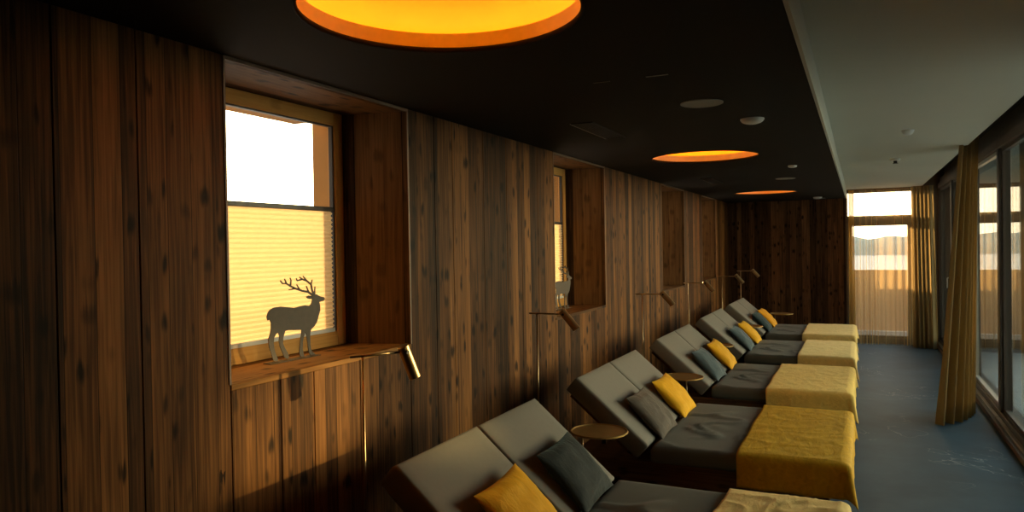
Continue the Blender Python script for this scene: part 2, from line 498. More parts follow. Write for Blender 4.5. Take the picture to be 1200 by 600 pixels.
def floor_mat():
    m, n, l, p = new_mat('blue_grey_screed_floor')
    tc = N(n, 'ShaderNodeTexCoord')
    a = N(n, 'ShaderNodeTexNoise'); a.inputs['Scale'].default_value = 1.6; a.inputs['Detail'].default_value = 7; a.inputs['Roughness'].default_value = .65
    l.new(tc.outputs['Object'], a.inputs['Vector'])
    r = N(n, 'ShaderNodeValToRGB')
    r.color_ramp.elements[0].position = .3; r.color_ramp.elements[0].color = (0.019, 0.042, 0.060, 1)
    r.color_ramp.elements[1].position = .75; r.color_ramp.elements[1].color = (0.044, 0.087, 0.120, 1)
    l.new(a.outputs[0], r.inputs[0])
    # thin pale veins
    b = N(n, 'ShaderNodeTexNoise'); b.inputs['Scale'].default_value = 1.1; b.inputs['Detail'].default_value = 5; b.inputs['Distortion'].default_value = 1.6
    l.new(tc.outputs['Object'], b.inputs['Vector'])
    v = mathn(n, l, 'ABSOLUTE', mathn(n, l, 'SUBTRACT', b.outputs[0], 0.5))
    k = N(n, 'ShaderNodeMapRange'); k.inputs['From Min'].default_value = 0.006; k.inputs['From Max'].default_value = 0.0
    l.new(v, k.inputs['Value'])
    c0 = N(n, 'ShaderNodeTexNoise'); c0.inputs['Scale'].default_value = 0.9
    l.new(tc.outputs['Object'], c0.inputs['Vector'])
    gate = N(n, 'ShaderNodeMapRange'); gate.inputs['From Min'].default_value = .5; gate.inputs['From Max'].default_value = .62
    l.new(c0.outputs[0], gate.inputs['Value'])
    f = mathn(n, l, 'MULTIPLY', mathn(n, l, 'MULTIPLY', k.outputs[0], gate.outputs[0]), .55)
    l.new(mixc(n, l, f, r.outputs[0], (.42, .42, .40)), p.inputs['Base Color'])
    p.inputs['Roughness'].default_value = .55
    p.inputs['Specular IOR Level'].default_value = .35
    bp = N(n, 'ShaderNodeBump'); bp.inputs['Strength'].default_value = .08; bp.inputs['Distance'].default_value = .01
    l.new(a.outputs[0], bp.inputs['Height']); l.new(bp.outputs[0], p.inputs['Normal'])
    return m


M['floor'] = floor_mat()

# ---------------------------------------------------------------- room shell
XW, XG = -2.064, 1.16            # face of the plank wall, plane of the glazing
YB, YF = 13.19, -3.0             # end wall, wall behind the camera
ZD, ZC = 2.36, 2.50              # dropped dark ceiling, pale ceiling
XE = -0.195                      # edge of the dropped ceiling

WINDOWS = [(1.96, 3.138, 1.168), (5.105, 6.31, 1.118), (8.43, 9.63, 1.118), (10.82, 11.95, 1.118)]
WTOP = 2.345

o = obj('floor', box(XW - .7, 1.30, YF - .2, YB + .25, -.08, 0), M['floor'])
tag(o, 'blue grey screed floor with fine pale scratches', kind='structure')

# west wall: masonry behind, plank panels in front with open joints
bm = bmesh.new()
ys = [YF - .2]
for a, b, s in WINDOWS: ys += [a, b]
ys.append(YB + .25)
for i in range(0, len(ys), 2):
    add_box(bm, -2.45, XW - .022, ys[i] - (.03 if i == 0 else -.03) * (0 if i == 0 else 1), ys[i + 1] - (.03 if i + 2 < len(ys) else 0), 0, 2.75)
for a, b, s in WINDOWS:
    add_box(bm, -2.45, XW - .022, a - .03, b + .03, 0, s - .03)
    add_box(bm, -2.45, XW - .022, a - .03, b + .03, WTOP + .02, 2.75)
masonry = bm
bm = bmesh.new()
for i in range(0, len(ys), 2):
    add_box(bm, -2.72, -2.45, ys[i] - (-.06 if i else 0), ys[i + 1] - (.08 if i + 2 < len(ys) else 0) + .0, -.1, 2.75)
for a, b, s in WINDOWS:
    add_box(bm, -2.72, -2.45, a + .06, b - .08, -.1, s + .02)
    add_box(bm, -2.72, -2.45, a + .06, b - .08, WTOP - .02, 2.75)
render = bm

joints = [YF, -2.4, -1.8, -1.2, -.6, 0, .55, .98, 1.33, 1.60, 1.96, 2.213, 2.407, 2.72, 3.138, 3.40, 3.594, 3.969, 4.292, 4.521, 4.80, 5.105,
          5.42, 5.70, 6.02, 6.31, 6.62, 6.95, 7.25, 7.60, 7.95, 8.43, 8.75, 9.05, 9.35, 9.63, 9.95, 10.25, 10.55, 10.82, 11.1, 11.4, 11.7, 11.95, 12.3, 12.65, 12.95, YB]
bm = bmesh.new()
for y0, y1 in zip(joints[:-1], joints[1:]):
    yc = (y0 + y1) / 2
    win = [w for w in WINDOWS if w[0] < yc < w[1]]
    add_box(bm, XW - .020, XW, y0 + .0015, y1 - .0015, 0.0, (win[0][2] - .022) if win else ZD)
wl_ = obj('wall_left', bm, M['wall_wood'], bevel=.002, segs=1)
tag(wl_, 'wall of smoked brown wooden planks with deep window niches', kind='structure')
obj('masonry', masonry, M['gap'], wl_)
obj('render_coat', render, M['stucco'], wl_)

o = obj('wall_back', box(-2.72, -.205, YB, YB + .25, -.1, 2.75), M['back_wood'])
tag(o, 'dark plank wood end wall', kind='structure')
o = obj('wall_front', box(-2.72, 1.35, YF - .25, YF, -.1, 2.75), M['front_wood'])
tag(o, 'plank wood wall behind the viewer', kind='structure')
bm = bmesh.new()
add_box(bm, 1.10, 1.32, YF - .2, 3.95, -.1, 2.75)
add_box(bm, .84, 1.32, YB + .0, YB + .25, -.1, 2.75)
add_box(bm, 1.06, 1.32, 3.95, YB + .25, -.12, .048)
add_box(bm, 1.20, 1.32, 3.95, YB + .25, 2.60, 2.75)
o = obj('wall_right', bm, M['brown_frame'])
tag(o, 'dark brown plinth and lintel of the glazed side', kind='structure')
o = obj('added_dark_screen', box(1.34, 3.4, 13.75, 13.9, -.14, 2.75), M['brown_frame'])  # added wall behind the side panes, keeps them dark so reflections show
tag(o, 'added dark wall outdoors that darkens the view through the side panes', kind='structure')
o = obj('roof', box(-2.9, 2.6, YF - .3, YB + .9, 2.75, 2.95), M['gap'])  # overhang beyond the glazing is added to block light from high sky
tag(o, 'roof slab with an added overhang that cuts off high sky', kind='structure')

# dropped ceiling with three round openings
LAMPS = [(-1.135, 1.925), (-1.135, 6.10), (-1.19, 10.9)]
LR = .428
bm = bmesh.new()
edges = []
def loop(pts, z):
    v = [bm.verts.new((x, y, z)) for x, y in pts]
    for i in range(len(v)): edges.append(bm.edges.new((v[i], v[(i + 1) % len(v)])))
loop([(XW - .03, YF - .1), (XE, YF - .1), (XE, YB + .1), (XW - .03, YB + .1)], ZD)
NS = 72
for cx, cy in LAMPS:
    loop([(cx + LR * math.cos(2 * math.pi * k / NS), cy + LR * math.sin(2 * math.pi * k / NS)) for k in range(NS)], ZD)
bmesh.ops.triangle_fill(bm, use_beauty=True, use_dissolve=False, edges=edges)
r = bmesh.ops.extrude_face_region(bm, geom=bm.faces[:])
for v in [g for g in r['geom'] if isinstance(g, bmesh.types.BMVert)]: v.co.z += .015
o = obj('ceiling', bm, M['ceiling_dark'])
tag(o, 'low dark brown ceiling with round lit openings', kind='structure')
bm = bmesh.new()
add_box(bm, XE, .89, YF - .1, YB + .1, ZC, 2.75)
o = obj('ceiling', bm, M['ceiling_light'])
tag(o, 'pale grey ceiling strip along the glazing', kind='structure')
o = obj('trim_1', box(XE, XE + .014, YF - .1, YB, ZD - .006, ZC), M['ceiling_light'])
tag(o, 'pale upright edge of the dropped ceiling', kind='structure')

# ---------------------------------------------------------------- west windows
def window(i, y0, y1, s):
    w = thing('window_%d' % (i + 1), ['first', 'second', 'third', 'fourth'][i] + ' deep wooden window niche from the viewer', None, (XW, (y0 + y1) / 2, s), kind='structure')
    ox, oy, oz = XW, (y0 + y1) / 2, s
    L = (-ox, -oy, -oz)
    T = Matrix.Translation(L)
    sp = .085
    def put(name, bm, mat, parent=w, **k):
        for v in bm.verts: v.co = T @ v.co
        return obj(name, bm, mat, parent, **k)
    def prism(pts, z0, z1):
        b = bmesh.new()
        lo = [b.verts.new((x, y, z0)) for x, y in pts]; hi = [b.verts.new((x, y, z1)) for x, y in pts]
        b.faces.new(lo); b.faces.new(list(reversed(hi)))
        for k in range(len(pts)):
            b.faces.new([lo[k], lo[(k + 1) % len(pts)], hi[(k + 1) % len(pts)], hi[k]])
        return b
    xb = -2.40
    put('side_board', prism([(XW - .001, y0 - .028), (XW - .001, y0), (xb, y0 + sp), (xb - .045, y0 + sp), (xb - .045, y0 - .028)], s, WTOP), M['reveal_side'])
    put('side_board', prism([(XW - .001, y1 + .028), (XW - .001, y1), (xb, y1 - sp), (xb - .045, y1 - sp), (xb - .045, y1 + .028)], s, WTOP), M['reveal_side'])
    put('sill_board', box(xb - .045, XW + .004, y0 - .001, y1 + .001, s - .022, s), M['reveal_lit'] if i == 0 else M['reveal_shaded'], bevel=.002, segs=1)
    put('head_board', box(xb - .045, XW - .001, y0 - .025, y1 + .025, WTOP, WTOP + .018), M['reveal_shaded'])
    b = bmesh.new()
    add_box(b, XW - .012, XW + .004, y0 - .009, y0, s, ZD - .001)
    add_box(b, XW - .012, XW + .004, y1, y1 + .009, s, ZD - .001)
    add_box(b, XW - .012, XW + .004, y0, y1, WTOP, ZD - .001)
    put('edge_strip', b, M['edge_wood'])
    # frame
    a, c = y0 + sp, y1 - sp
    fr = bmesh.new()
    fx0, fx1 = xb - .045, xb
    add_box(fr, fx0, fx1, a, a + .065, s, WTOP)
    add_box(fr, fx0, fx1, c - .065, c, s, WTOP)
    put('frame_stiles', fr, M['frame_v'], bevel=.003, segs=1)
    fr = bmesh.new()
    add_box(fr, fx0, fx1 - .001, a + .065, c - .065, s, s + .075)
    add_box(fr, fx0, fx1 - .001, a + .065, c - .065, WTOP - .065, WTOP)
    put('frame_rails', fr, M['frame_h'], bevel=.003, segs=1)
    gb = bmesh.new()
    add_box(gb, xb - .030, xb - .008, a + .065, a + .075, s + .075, WTOP - .065)
    add_box(gb, xb - .030, xb - .008, c - .077, c - .065, s + .075, WTOP - .065)
    add_box(gb, xb - .030, xb - .008, a + .075, c - .077, WTOP - .073, WTOP - .065)
    put('glazing_bead', gb, M['dark_frame'])
    put('pane', box(xb - .034, xb - .030, a + .06, c - .06, s + .07, WTOP - .06), M['glass'])
    return w

for i, (a, b, s) in enumerate(WINDOWS): window(i, a, b, s)

# ---------------------------------------------------------------- end window
w = thing('window_5', 'tall end window with a transom light behind sheer gold voile', None, (.3, YB + .08, 0), kind='structure')
wx0, wx1 = -.205, .84
def putw(name, bm, mat, **k):
    for v in bm.verts: v.co -= Vector((.3, YB + .08, 0))
    return obj(name, bm, mat, w, **k)
b = bmesh.new()
ya, yb = YB + .02, YB + .14
add_box(b, wx0, wx0 + .035, ya, yb, 0, 2.5); add_box(b, wx1 - .07, wx1, ya, yb, 0, 2.5)
add_box(b, wx0, wx1, ya, yb, 2.44, 2.75); add_box(b, wx0, wx1, ya - .01, yb, 1.935, 2.065)
add_box(b, wx0, wx1, ya, yb, -.1, .09)
putw('frame', b, M['brown_frame'], bevel=.004, segs=1)
b = bmesh.new()
add_box(b, wx0 + .035, wx0 + .10, ya + .01, yb - .03, .09, 1.935); add_box(b, wx1 - .15, wx1 - .07, ya + .01, yb - .03, .09, 1.935)
add_box(b, wx0 + .10, wx1 - .15, ya + .01, yb - .03, .09, .125); add_box(b, wx0 + .10, wx1 - .15, ya + .01, yb - .03, 1.90, 1.935)
putw('sash', b, M['brown_frame'], bevel=.004, segs=1)
b = bmesh.new()
add_tube(b, [(wx0 + .065, ya + .01, 1.05), (wx0 + .065, ya - .04, 1.05), (wx0 + .065, ya - .045, 1.05), (wx0 + .17, ya - .045, 1.05)], .008)
putw('handle', b, M['alu'])
putw('pane', box(wx0 + .10, wx1 - .15, YB + .07, YB + .074, .125, 1.90), M['glass'])
putw('pane', box(wx0 + .035, wx1 - .07, YB + .07, YB + .074, 2.065, 2.44), M['glass'])

# ---------------------------------------------------------------- glazed east side, five bays
bays = [3.95, 5.90, 7.75, 9.60, 11.45, YB]
for i in range(5):
    y0, y1 = bays[i], bays[i + 1]
    w = thing('window_%d' % (6 + i), ['nearest', 'second', 'third', 'fourth', 'farthest'][i] + ' tall dark framed pane of the glazed side', None, (XG, (y0 + y1) / 2, 0), kind='structure')
    def putg(name, bm, mat, **k):
        for v in bm.verts: v.co -= Vector((XG, (y0 + y1) / 2, 0))
        return obj(name, bm, mat, w, **k)
    for ye in ((y0, y0 + .055), (y1 - .055, y1)):
        putg('stile', box(XG - .045, XG + .05, ye[0], ye[1], .115, 2.45), M['dark_frame'], bevel=.004, segs=1)
    putg('bottom_rail', box(XG - .045, XG + .05, y0, y1, .048, .115), M['dark_frame'], bevel=.004, segs=1)
    b = bmesh.new()
    add_box(b, XG - .05, XG + .05, y0, y1, 2.45, 2.53); add_box(b, XG - .02, XG + .05, y0, y1, 2.53, 2.62)
    putg('top_rail', b, M['brown_frame'], bevel=.004, segs=1)
    b = bmesh.new()
    add_box(b, XG - .020, XG + .03, y0 + .055, y0 + .075, .115, 2.45); add_box(b, XG - .020, XG + .03, y1 - .075, y1 - .055, .115, 2.45)
    add_box(b, XG - .020, XG + .03, y0 + .075, y1 - .075, .115, .15); add_box(b, XG - .020, XG + .03, y0 + .075, y1 - .075, 2.42, 2.45)
    putg('sash_trim', b, M['alu'] if i == 2 else M['dark_frame'])
    putg('threshold_strip', box(XG - .075, XG - .045, y0 + .01, y1 - .01, .048, .066), M['alu'], bevel=.002, segs=1)
    putg('pane', box(XG, XG + .004, y0 + .07, y1 - .07, .14, 2.43), M['glass_dark'])
    if i == 4:
        b = bmesh.new()
        add_tube(b, [(XG - .045, y0 + .03, 1.14), (XG - .085, y0 + .03, 1.14), (XG - .09, y0 + .03, 1.13), (XG - .09, y0 + .03, 1.0)], .009)
        putg('handle', b, M['white_plastic'], smooth=True)

# ---------------------------------------------------------------- outdoors
o = obj('ground', box(-260, 260, -200, 320, -.5, -.14), M['snow'])
tag(o, 'pale open ground outdoors', kind='structure')
def ridge(name, p0, p1, h0, h1, depth, mat, label, seed, n=90, wob=.35):
    b = bmesh.new()
    p0, p1 = Vector(p0), Vector(p1)
    d = (p1 - p0).normalized(); nrm = Vector((-d.y, d.x, 0))
    rows = []
    for i in range(n + 1):
        u = i / n
        p = p0.lerp(p1, u)
        h = (h0 + (h1 - h0) * u) * (1 + wob * (noise.noise(Vector((u * 9 + seed, seed, 0))) + .4 * noise.noise(Vector((u * 40, seed, 3)))))
        prof = [(-.5, 0), (-.4, .45), (-.25, .8), (0, 1), (.25, .8), (.4, .45), (.5, 0)]
        rows.append([b.verts.new((p + nrm * depth * k * (1 + .2 * noise.noise(Vector((u * 20, k * 3, seed))))) + Vector((0, 0, h * q - .2))) for k, q in prof])
    for i in range(n):
        for k in range(6): b.faces.new([rows[i][k], rows[i + 1][k], rows[i + 1][k + 1], rows[i][k + 1]])
    o = obj(name, b, mat, smooth=True)
    return tag(o, label, kind='structure')
ridge('hedge_bank', (9.5, 24, 0), (9.5, 150, 0), 2.4, 7.0, 4, M['hedge'], 'dark wooded bank beyond the glazed side', 2.0)
ridge('hillside', (-40, 120, 0), (60, 110, 0), 3.4, 1.2, 20, M['hill'], 'hazy hillside beyond the end window', 5.0)
ridge('hillside', (-150, 60, 0), (-60, 170, 0), 7.0, 7.5, 26, M['hill'], 'hazy hillside beyond the plank wall windows', 8.0)
b = bmesh.new()
add_box(b, -3.5, 2.2, 14.6, 14.75, -.2, 1.14)
o = obj('parapet', b, M['parapet'])
tag(o, 'tan rendered parapet outside the end window', kind='structure')
obj('parapet_foot', box(-3.5, 2.2, 14.45, 14.6, -.2, .06), M['cap'], o)

# ---------------------------------------------------------------- lit round openings in the dark ceiling
def ceiling_lamp(cx, cy, label):
    t = thing('ceiling_light', label, 'ceiling light', (cx, cy, ZD), group=None)
    obj('rim', lathe([(LR, .001), (LR + .004, -.004), (LR - .004, -.006), (LR - .008, .004), (LR - .004, .012)], 96, close=True), M['ceiling_dark'], t, smooth=True)
    obj('side_band', lathe([(LR - .002, .0), (LR - .002, .062), (LR + .006, .062), (LR + .006, .022), (LR + .14, .022), (LR + .14, .016), (LR, .016), (LR, 0)], 96, close=True), M['gold_band'], t, smooth=False)
    prof = [(.555, .022), (.56, .09)]
    for k in range(1, 13):
        a = k / 12 * math.pi / 2
        prof.append((.56 * math.cos(a) if k < 12 else 0, .09 + .17 * math.sin(a)))
    obj('dome', lathe(prof, 96), M['gold_leaf'], t, smooth=True)
    b = bmesh.new()
    R = .50
    add_lathe(b, [(R + .012 * math.cos(q), .044 + .012 * math.sin(q)) for q in [k * math.pi / 4 for k in range(8)]], 72, close=True)
    obj('led_ring', b, M['led'], t, smooth=True)
    return t
ceiling_lamp(*LAMPS[0], 'largest looking glowing orange round ceiling light, cut off by the top of the photo')
ceiling_lamp(*LAMPS[1], 'middle one of the glowing orange round ceiling lights, beyond the two grey discs')
ceiling_lamp(*LAMPS[2], 'farthest and smallest looking glowing orange round ceiling light near the end wall')

# ---------------------------------------------------------------- five loungers
BW = 1.33
BY = [2.31, 4.29, 6.29, 8.25, 10.19]          # near side of each lounger
A_, B_ = Vector((-1.15, 0, .45)), Vector((-1.60, 0, .835))
VD = (B_ - A_).normalized()
ND = Vector((VD.z, 0, -VD.x)); ND = ND if ND.z > 0 else -ND
HL = (B_ - A_).length

def wrinkle(x, y):
    if x > -.5: return 0            # pressed flat under the throw
    k = min(1, (-.5 - x) / .2)
    q = Vector((x * 2.2 + y * 1.2, y * 3.1 - x * .8, .3))
    a = noise.noise(q + Vector((noise.noise(q * 1.7), 0, 0)) * .8)
    return k * (max(0, 1 - abs(a) * 9) * .015 + noise.noise(Vector((x * 3, y * 3, 5))) * .003)

def soft_slab(nx, ny, x0, x1, y0, y1, z0, z1, rad, top=None):
    """closed slab with rounded upper and lower edges, its top displaced by top(x, y)"""
    bm = bmesh.new()
    def inset(u, n):  # denser near ends
        return u
    xs = [x0, x0 + rad * .3, x0 + rad] + [x0 + rad + (x1 - x0 - 2 * rad) * k / nx for k in range(1, nx)] + [x1 - rad, x1 - rad * .3, x1]
    yy = [y0, y0 + rad * .3, y0 + rad] + [y0 + rad + (y1 - y0 - 2 * rad) * k / ny for k in range(1, ny)] + [y1 - rad, y1 - rad * .3, y1]
    def edge(d):
        d = min(1, d / rad)
        return rad * (1 - math.sqrt(max(0, 1 - (1 - d) ** 2)))
    T, Bt = [], []
    for x in xs:
        rt_, rb_ = [], []
        for y in yy:
            dx, dy = min(x - x0, x1 - x), min(y - y0, y1 - y)
            e = max(edge(dx), edge(dy)) if min(dx, dy) < rad else 0
            h = top(x, y) if top else 0
            f = min(1, min(dx, dy) / (rad * 2))
            rt_.append(bm.verts.new((x, y, z1 - e + h * f)))
            rb_.append(bm.verts.new((x, y, z0 + e)))
        T.append(rt_); Bt.append(rb_)
    for i in range(len(xs) - 1):
        for j in range(len(yy) - 1):
            bm.faces.new([T[i][j], T[i + 1][j], T[i + 1][j + 1], T[i][j + 1]])
            bm.faces.new([Bt[i][j], Bt[i][j + 1], Bt[i + 1][j + 1], Bt[i + 1][j]])
    per = [(i, 0) for i in range(len(xs))] + [(len(xs) - 1, j) for j in range(1, len(yy))] + [(i, len(yy) - 1) for i in range(len(xs) - 2, -1, -1)] + [(0, j) for j in range(len(yy) - 2, 0, -1)]
    for k in range(len(per)):
        a, b = per[k], per[(k + 1) % len(per)]
        bm.faces.new([T[a[0]][a[1]], T[b[0]][b[1]], Bt[b[0]][b[1]], Bt[a[0]][a[1]]])
    return bm

def make_lounger(label):
    t = thing('lounger', label, 'lounger', (0, 0, 0), group='double loungers along the plank wall')
    bm = bmesh.new()
    add_box(bm, -1.66, -.16, .03, BW - .03, .20, .345)
    obj('platform', bm, M['bed_wood'], t, bevel=.006)
    obj('plinth', box(-1.56, -.30, .12, BW - .12, 0, .20), M['gap'], t)
    bm = soft_slab(44, 40, -1.14, -.095, 0, BW, .346, .45, .028, wrinkle)
    obj('mattress', bm, M['sheet'], t, smooth=True)
    # two tilted back pads
    R_ = Matrix((VD, Vector((0, 1, 0)), ND)).transposed().to_4x4()
    R_.translation = A_
    for k in range(2):
        ya, yb = (.0, BW / 2 - .004) if k == 0 else (BW / 2 + .004, BW)
        bm = soft_slab(14, 14, 0, HL, ya, yb, -.115, 0, .015)
        for v in bm.verts: v.co = R_ @ v.co
        pd = obj('back_pad', bm, M['fabric'], t, smooth=True)
        bm = bmesh.new()
        add_box(bm, .03, HL - .04, ya + .04, yb - .04, -.14, -.116)
        for v in bm.verts: v.co = R_ @ v.co
        obj('back_board', bm, M['bed_wood'], t)
        bm = bmesh.new()
        p = R_ @ Vector((HL * .62, (ya + yb) / 2, -.14))
        add_tube(bm, [p, (p.x - .02, p.y, .345)], .014)
        obj('prop', bm, M['black_metal'], t)
    return t

labels = ['grey double lounger nearest the viewer, cut off by the bottom of the photo',
          'grey double lounger second from the viewer, with taupe and yellow cushions and dark mustard throw',
          'grey double lounger in the middle of the row of five',
          'grey double lounger fourth from the viewer, second last before the end wall',
          'grey double lounger farthest away, beside the dark end wall']
first = None
for i in range(5):
    if first is None:
        first = make_lounger(labels[0]); lo = first
    else:
        lo = copy_tree(first)
        lo['label'] = labels[i]
    lo.location = (0, BY[i], 0)

# ---------------------------------------------------------------- throws over the foot ends
def throw(i, mat, label, x0=-.63, hn=.19, hf=.16, hfoot=.21, seed=0, skew=0.0, rough=1.0):
    yb = BY[i]
    zt = .458
    x1 = -.085
    nx, ny = 64, 110
    bm = bmesh.new()
    rows = []
    R = .03
    for a in range(nx + 1):
        s = (x1 - x0 + hfoot) * a / nx
        row = []
        for c in range(ny + 1):
            t = -hn + (BW + hn + hf) * c / ny
            fx = (.014 * rough) * noise.noise(Vector((t * 2.5, seed * 3.7, 1))) + skew * (t - BW / 2)
            X = x0 + s + fx * max(0, 1 - s / .35)
            ds = max(0, x0 + s - x1)
            dn, df = max(0, -t), max(0, t - BW)
            dt = max(dn, df); sg = -1 if dn > 0 else 1
            D = math.hypot(ds, dt)
            Y = min(max(t, 0), BW)
            X = min(X, x1)
            z = zt
            if D > 0:
                k = R * math.pi / 2
                if D < k:
                    out, down = R * math.sin(D / R), R * (1 - math.cos(D / R))
                else:
                    out, down = R, R + (D - k)
                fl = down / .2
                alo = X if dt > ds else Y
                fold = .012 * fl * (noise.noise(Vector((alo * 7, seed + (3 if dt > ds else 9), 0))) + .5)
                corner = min(ds, dt)
                out += max(0, fold) + corner * .22
                down -= corner * .25
                X += out * ds / D
                Y += sg * out * dt / D
                z -= down
                z += .004 * fl
            q = Vector((X * 5, Y * 4, seed))
            wr = noise.noise(q * 1.3 + Vector((noise.noise(q * .8) * 1.5, 0, 0)))
            lift = (.005 + .008 * (rough - .3) * max(0, 1 - abs(wr) * 6) + .004 * rough * noise.noise(q * 3))
            if D == 0: z += lift
            else:
                X += lift * ds / D * .6; Y += sg * lift * dt / D * .6
            row.append(bm.verts.new((X, Y, z)))
        rows.append(row)
    for a in range(nx):
        for c in range(ny):
            bm.faces.new([rows[a][c], rows[a + 1][c], rows[a + 1][c + 1], rows[a][c + 1]])
    cx, cy = -.35, BW / 2
    for v in bm.verts: v.co -= Vector((cx, cy, zt))
    o = obj('throw_blanket', bm, mat, smooth=True, loc=(cx, yb + cy, zt))
    md = o.modifiers.new('cloth thickness', 'SOLIDIFY'); md.thickness = .005; md.offset = 1
    return tag(o, label, 'blanket', 'throws over the lounger feet')

throw(0, M['pale_gold'], 'wrinkled pale gold velvet throw on the nearest lounger at the bottom edge', x0=-.60, seed=1.3, skew=.03, rough=.95)
throw(1, M['mustard'], 'deep mustard velvet throw, the darkest one, on the second lounger', x0=-.64, hn=.20, seed=2.9, rough=.6)
throw(2, M['gold'], 'gold velvet throw over the foot of the middle lounger', x0=-.70, hn=.20, seed=4.1, rough=.6)
throw(3, M['pale_gold'], 'pale gold velvet throw with a long drooping corner on the fourth lounger', x0=-.60, hn=.19, hfoot=.24, seed=6.6, rough=.6)
throw(4, M['pale_gold'], 'pale gold velvet throw on the farthest lounger by the end wall', x0=-.68, hn=.17, seed=8.2, rough=.6)

# ---------------------------------------------------------------- cushions leaning on the back pads
def cushion_mesh(w, h, T, seed):
    bm = bmesh.new()
    n = 26
    def P(u, v, s):
        k = (1 - abs(u) ** 2.6) ** .55 * (1 - abs(v) ** 2.6) ** .55 if abs(u) < 1 and abs(v) < 1 else 0
        pin = 1 - .055 * (1 - abs(u * v)) * (1 if True else 0)
        sx = u * w / 2 * (1 - .07 * (1 - v * v) * abs(u) ** 4) 
        sy = v * h / 2 * (1 - .07 * (1 - u * u) * abs(v) ** 4)
        wr = noise.noise(Vector((u * 2.2 + seed, v * 2.2, s))) * .16 + .12 * max(0, 1 - 7 * abs(noise.noise(Vector((u * 1.8, v * 1.8 + seed, s + 4)))))
        return (sx, sy, s * T / 2 * k * (1 + wr))
    G = {}
    for s in (1, -1):
        for i in range(n + 1):
            for j in range(n + 1):
                u, v = -1 + 2 * i / n, -1 + 2 * j / n
                u, v = math.sin(u * math.pi / 2), math.sin(v * math.pi / 2)
                rim = i in (0, n) or j in (0, n)
                key = (0 if rim else s, i, j)
                if key not in G: G[key] = bm.verts.new(P(u, v, s))
    for s in (1, -1):
        for i in range(n):
            for j in range(n):
                q = []
                for a, b in ((i, j), (i + 1, j), (i + 1, j + 1), (i, j + 1)):
                    q.append(G[(0 if (a in (0, n) or b in (0, n)) else s, a, b)])
                bm.faces.new(q if s > 0 else q[::-1])
    return bm

def cushion(i, y, v, mat, label, spin=0.0, lean=-0.10, w=.41, h=.335, T=.10, off=.042, seed=0):
    """y = distance from the lounger's near side, v = way up the tilted pad"""
    # local axes: X = along the wall (world Y), Y = up the pad, Z = off the pad
    lm = Matrix((Vector((0, 1, 0)), VD, Vector((0, 1, 0)).cross(VD))).transposed().to_4x4()
    pos = A_ + VD * v + ND * off
    if lm.to_3x3().col[2].dot(ND) < 0:
        lm = Matrix((Vector((0, -1, 0)), VD, ND)).transposed().to_4x4()
    Mx = lm @ Matrix.Rotation(spin, 4, 'Z') @ Matrix.Rotation(-lean, 4, 'X')
    o = obj('cushion', cushion_mesh(w, h, T, seed), mat, smooth=True)
    Mx.translation = Vector((pos.x, BY[i] + y, pos.z))
    o.matrix_world = Mx
    return tag(o, label, 'cushion', 'cushions on the loungers')

cushion(0, .37, .155, M['yellow'], 'amber yellow cushion at the bottom edge of the photo, on the nearest lounger', spin=.05, seed=1)
cushion(0, .975, .145, M['black'], 'large black cushion with a faint petrol sheen on the nearest lounger', spin=.03, seed=2, w=.43, h=.345)
cushion(1, .385, .13, M['taupe'], 'brownish taupe cushion on the second lounger', spin=.0, seed=3)
cushion(1, 1.0, .125, M['yellow'], 'bright yellow cushion beside the taupe cushion on the second lounger', spin=.0, seed=4)
cushion(2, .42, .14, M['slate'], 'slate blue cushion on the middle lounger, in front of its yellow cushion', spin=-.03, seed=5)
cushion(2, 1.09, .135, M['yellow'], 'bright yellow cushion on the middle lounger beyond the slate cushion', spin=.04, seed=6)
cushion(3, .46, .13, M['slate'], 'slate blue cushion on the fourth lounger, next to a yellow one', spin=.03, seed=7)
cushion(3, 1.09, .125, M['yellow'], 'bright yellow cushion on the fourth lounger beside the farthest slate cushion', spin=.0, seed=8)
cushion(4, .44, .13, M['teal'], 'dark teal cushion on the farthest lounger', spin=.0, seed=9)
cushion(4, 1.06, .125, M['orange'], 'amber orange cushion on the farthest lounger by the end wall', spin=.0, seed=10)

# ---------------------------------------------------------------- little round side tables in the gaps
def make_table(label):
    t = thing('side_table', label, 'side table', group='round bronze side tables between the loungers')
    obj('tabletop', lathe([(0, .575), (.160, .575), (.165, .578), (.165, .584), (.162, .587), (.158, .586), (.155, .582), (0, .582)], 64), M['bronze'], t, smooth=False)
    b = bmesh.new(); add_tube(b, [(.10, 0, .012), (.10, 0, .576)], .007)
    obj('leg', b, M['brass'], t, smooth=True)
    obj('base', lathe([(0, 0), (.13, 0), (.13, .008), (.125, .012), (0, .012)], 48, Matrix.Translation((.0, 0, 0))), M['bronze'], t)
    return t
TL = ['round bronze side table between the nearest and the second lounger',
      'round bronze side table between the second and the middle lounger',
      'round bronze side table mostly hidden behind the yellow cushion of the middle lounger',
      'round bronze side table between the two farthest loungers',
      'small round side table with thin leg against the dark end wall, beyond the farthest lounger']
TP = [(-1.365, 4.02, 3.6), (-1.30, 5.93, 5.2), (-1.365, 7.905, 5.0), (-1.29, 9.85, 5.0), (-1.07, 11.72, 3.6)]
t0 = None
for (x, y, a), lb in zip(TP, TL):
    if t0 is None: t0 = make_table(lb); tt = t0
    else:
        tt = copy_tree(t0); tt['label'] = lb
    tt.location = (x, y, 0); tt.rotation_euler = (0, 0, a)

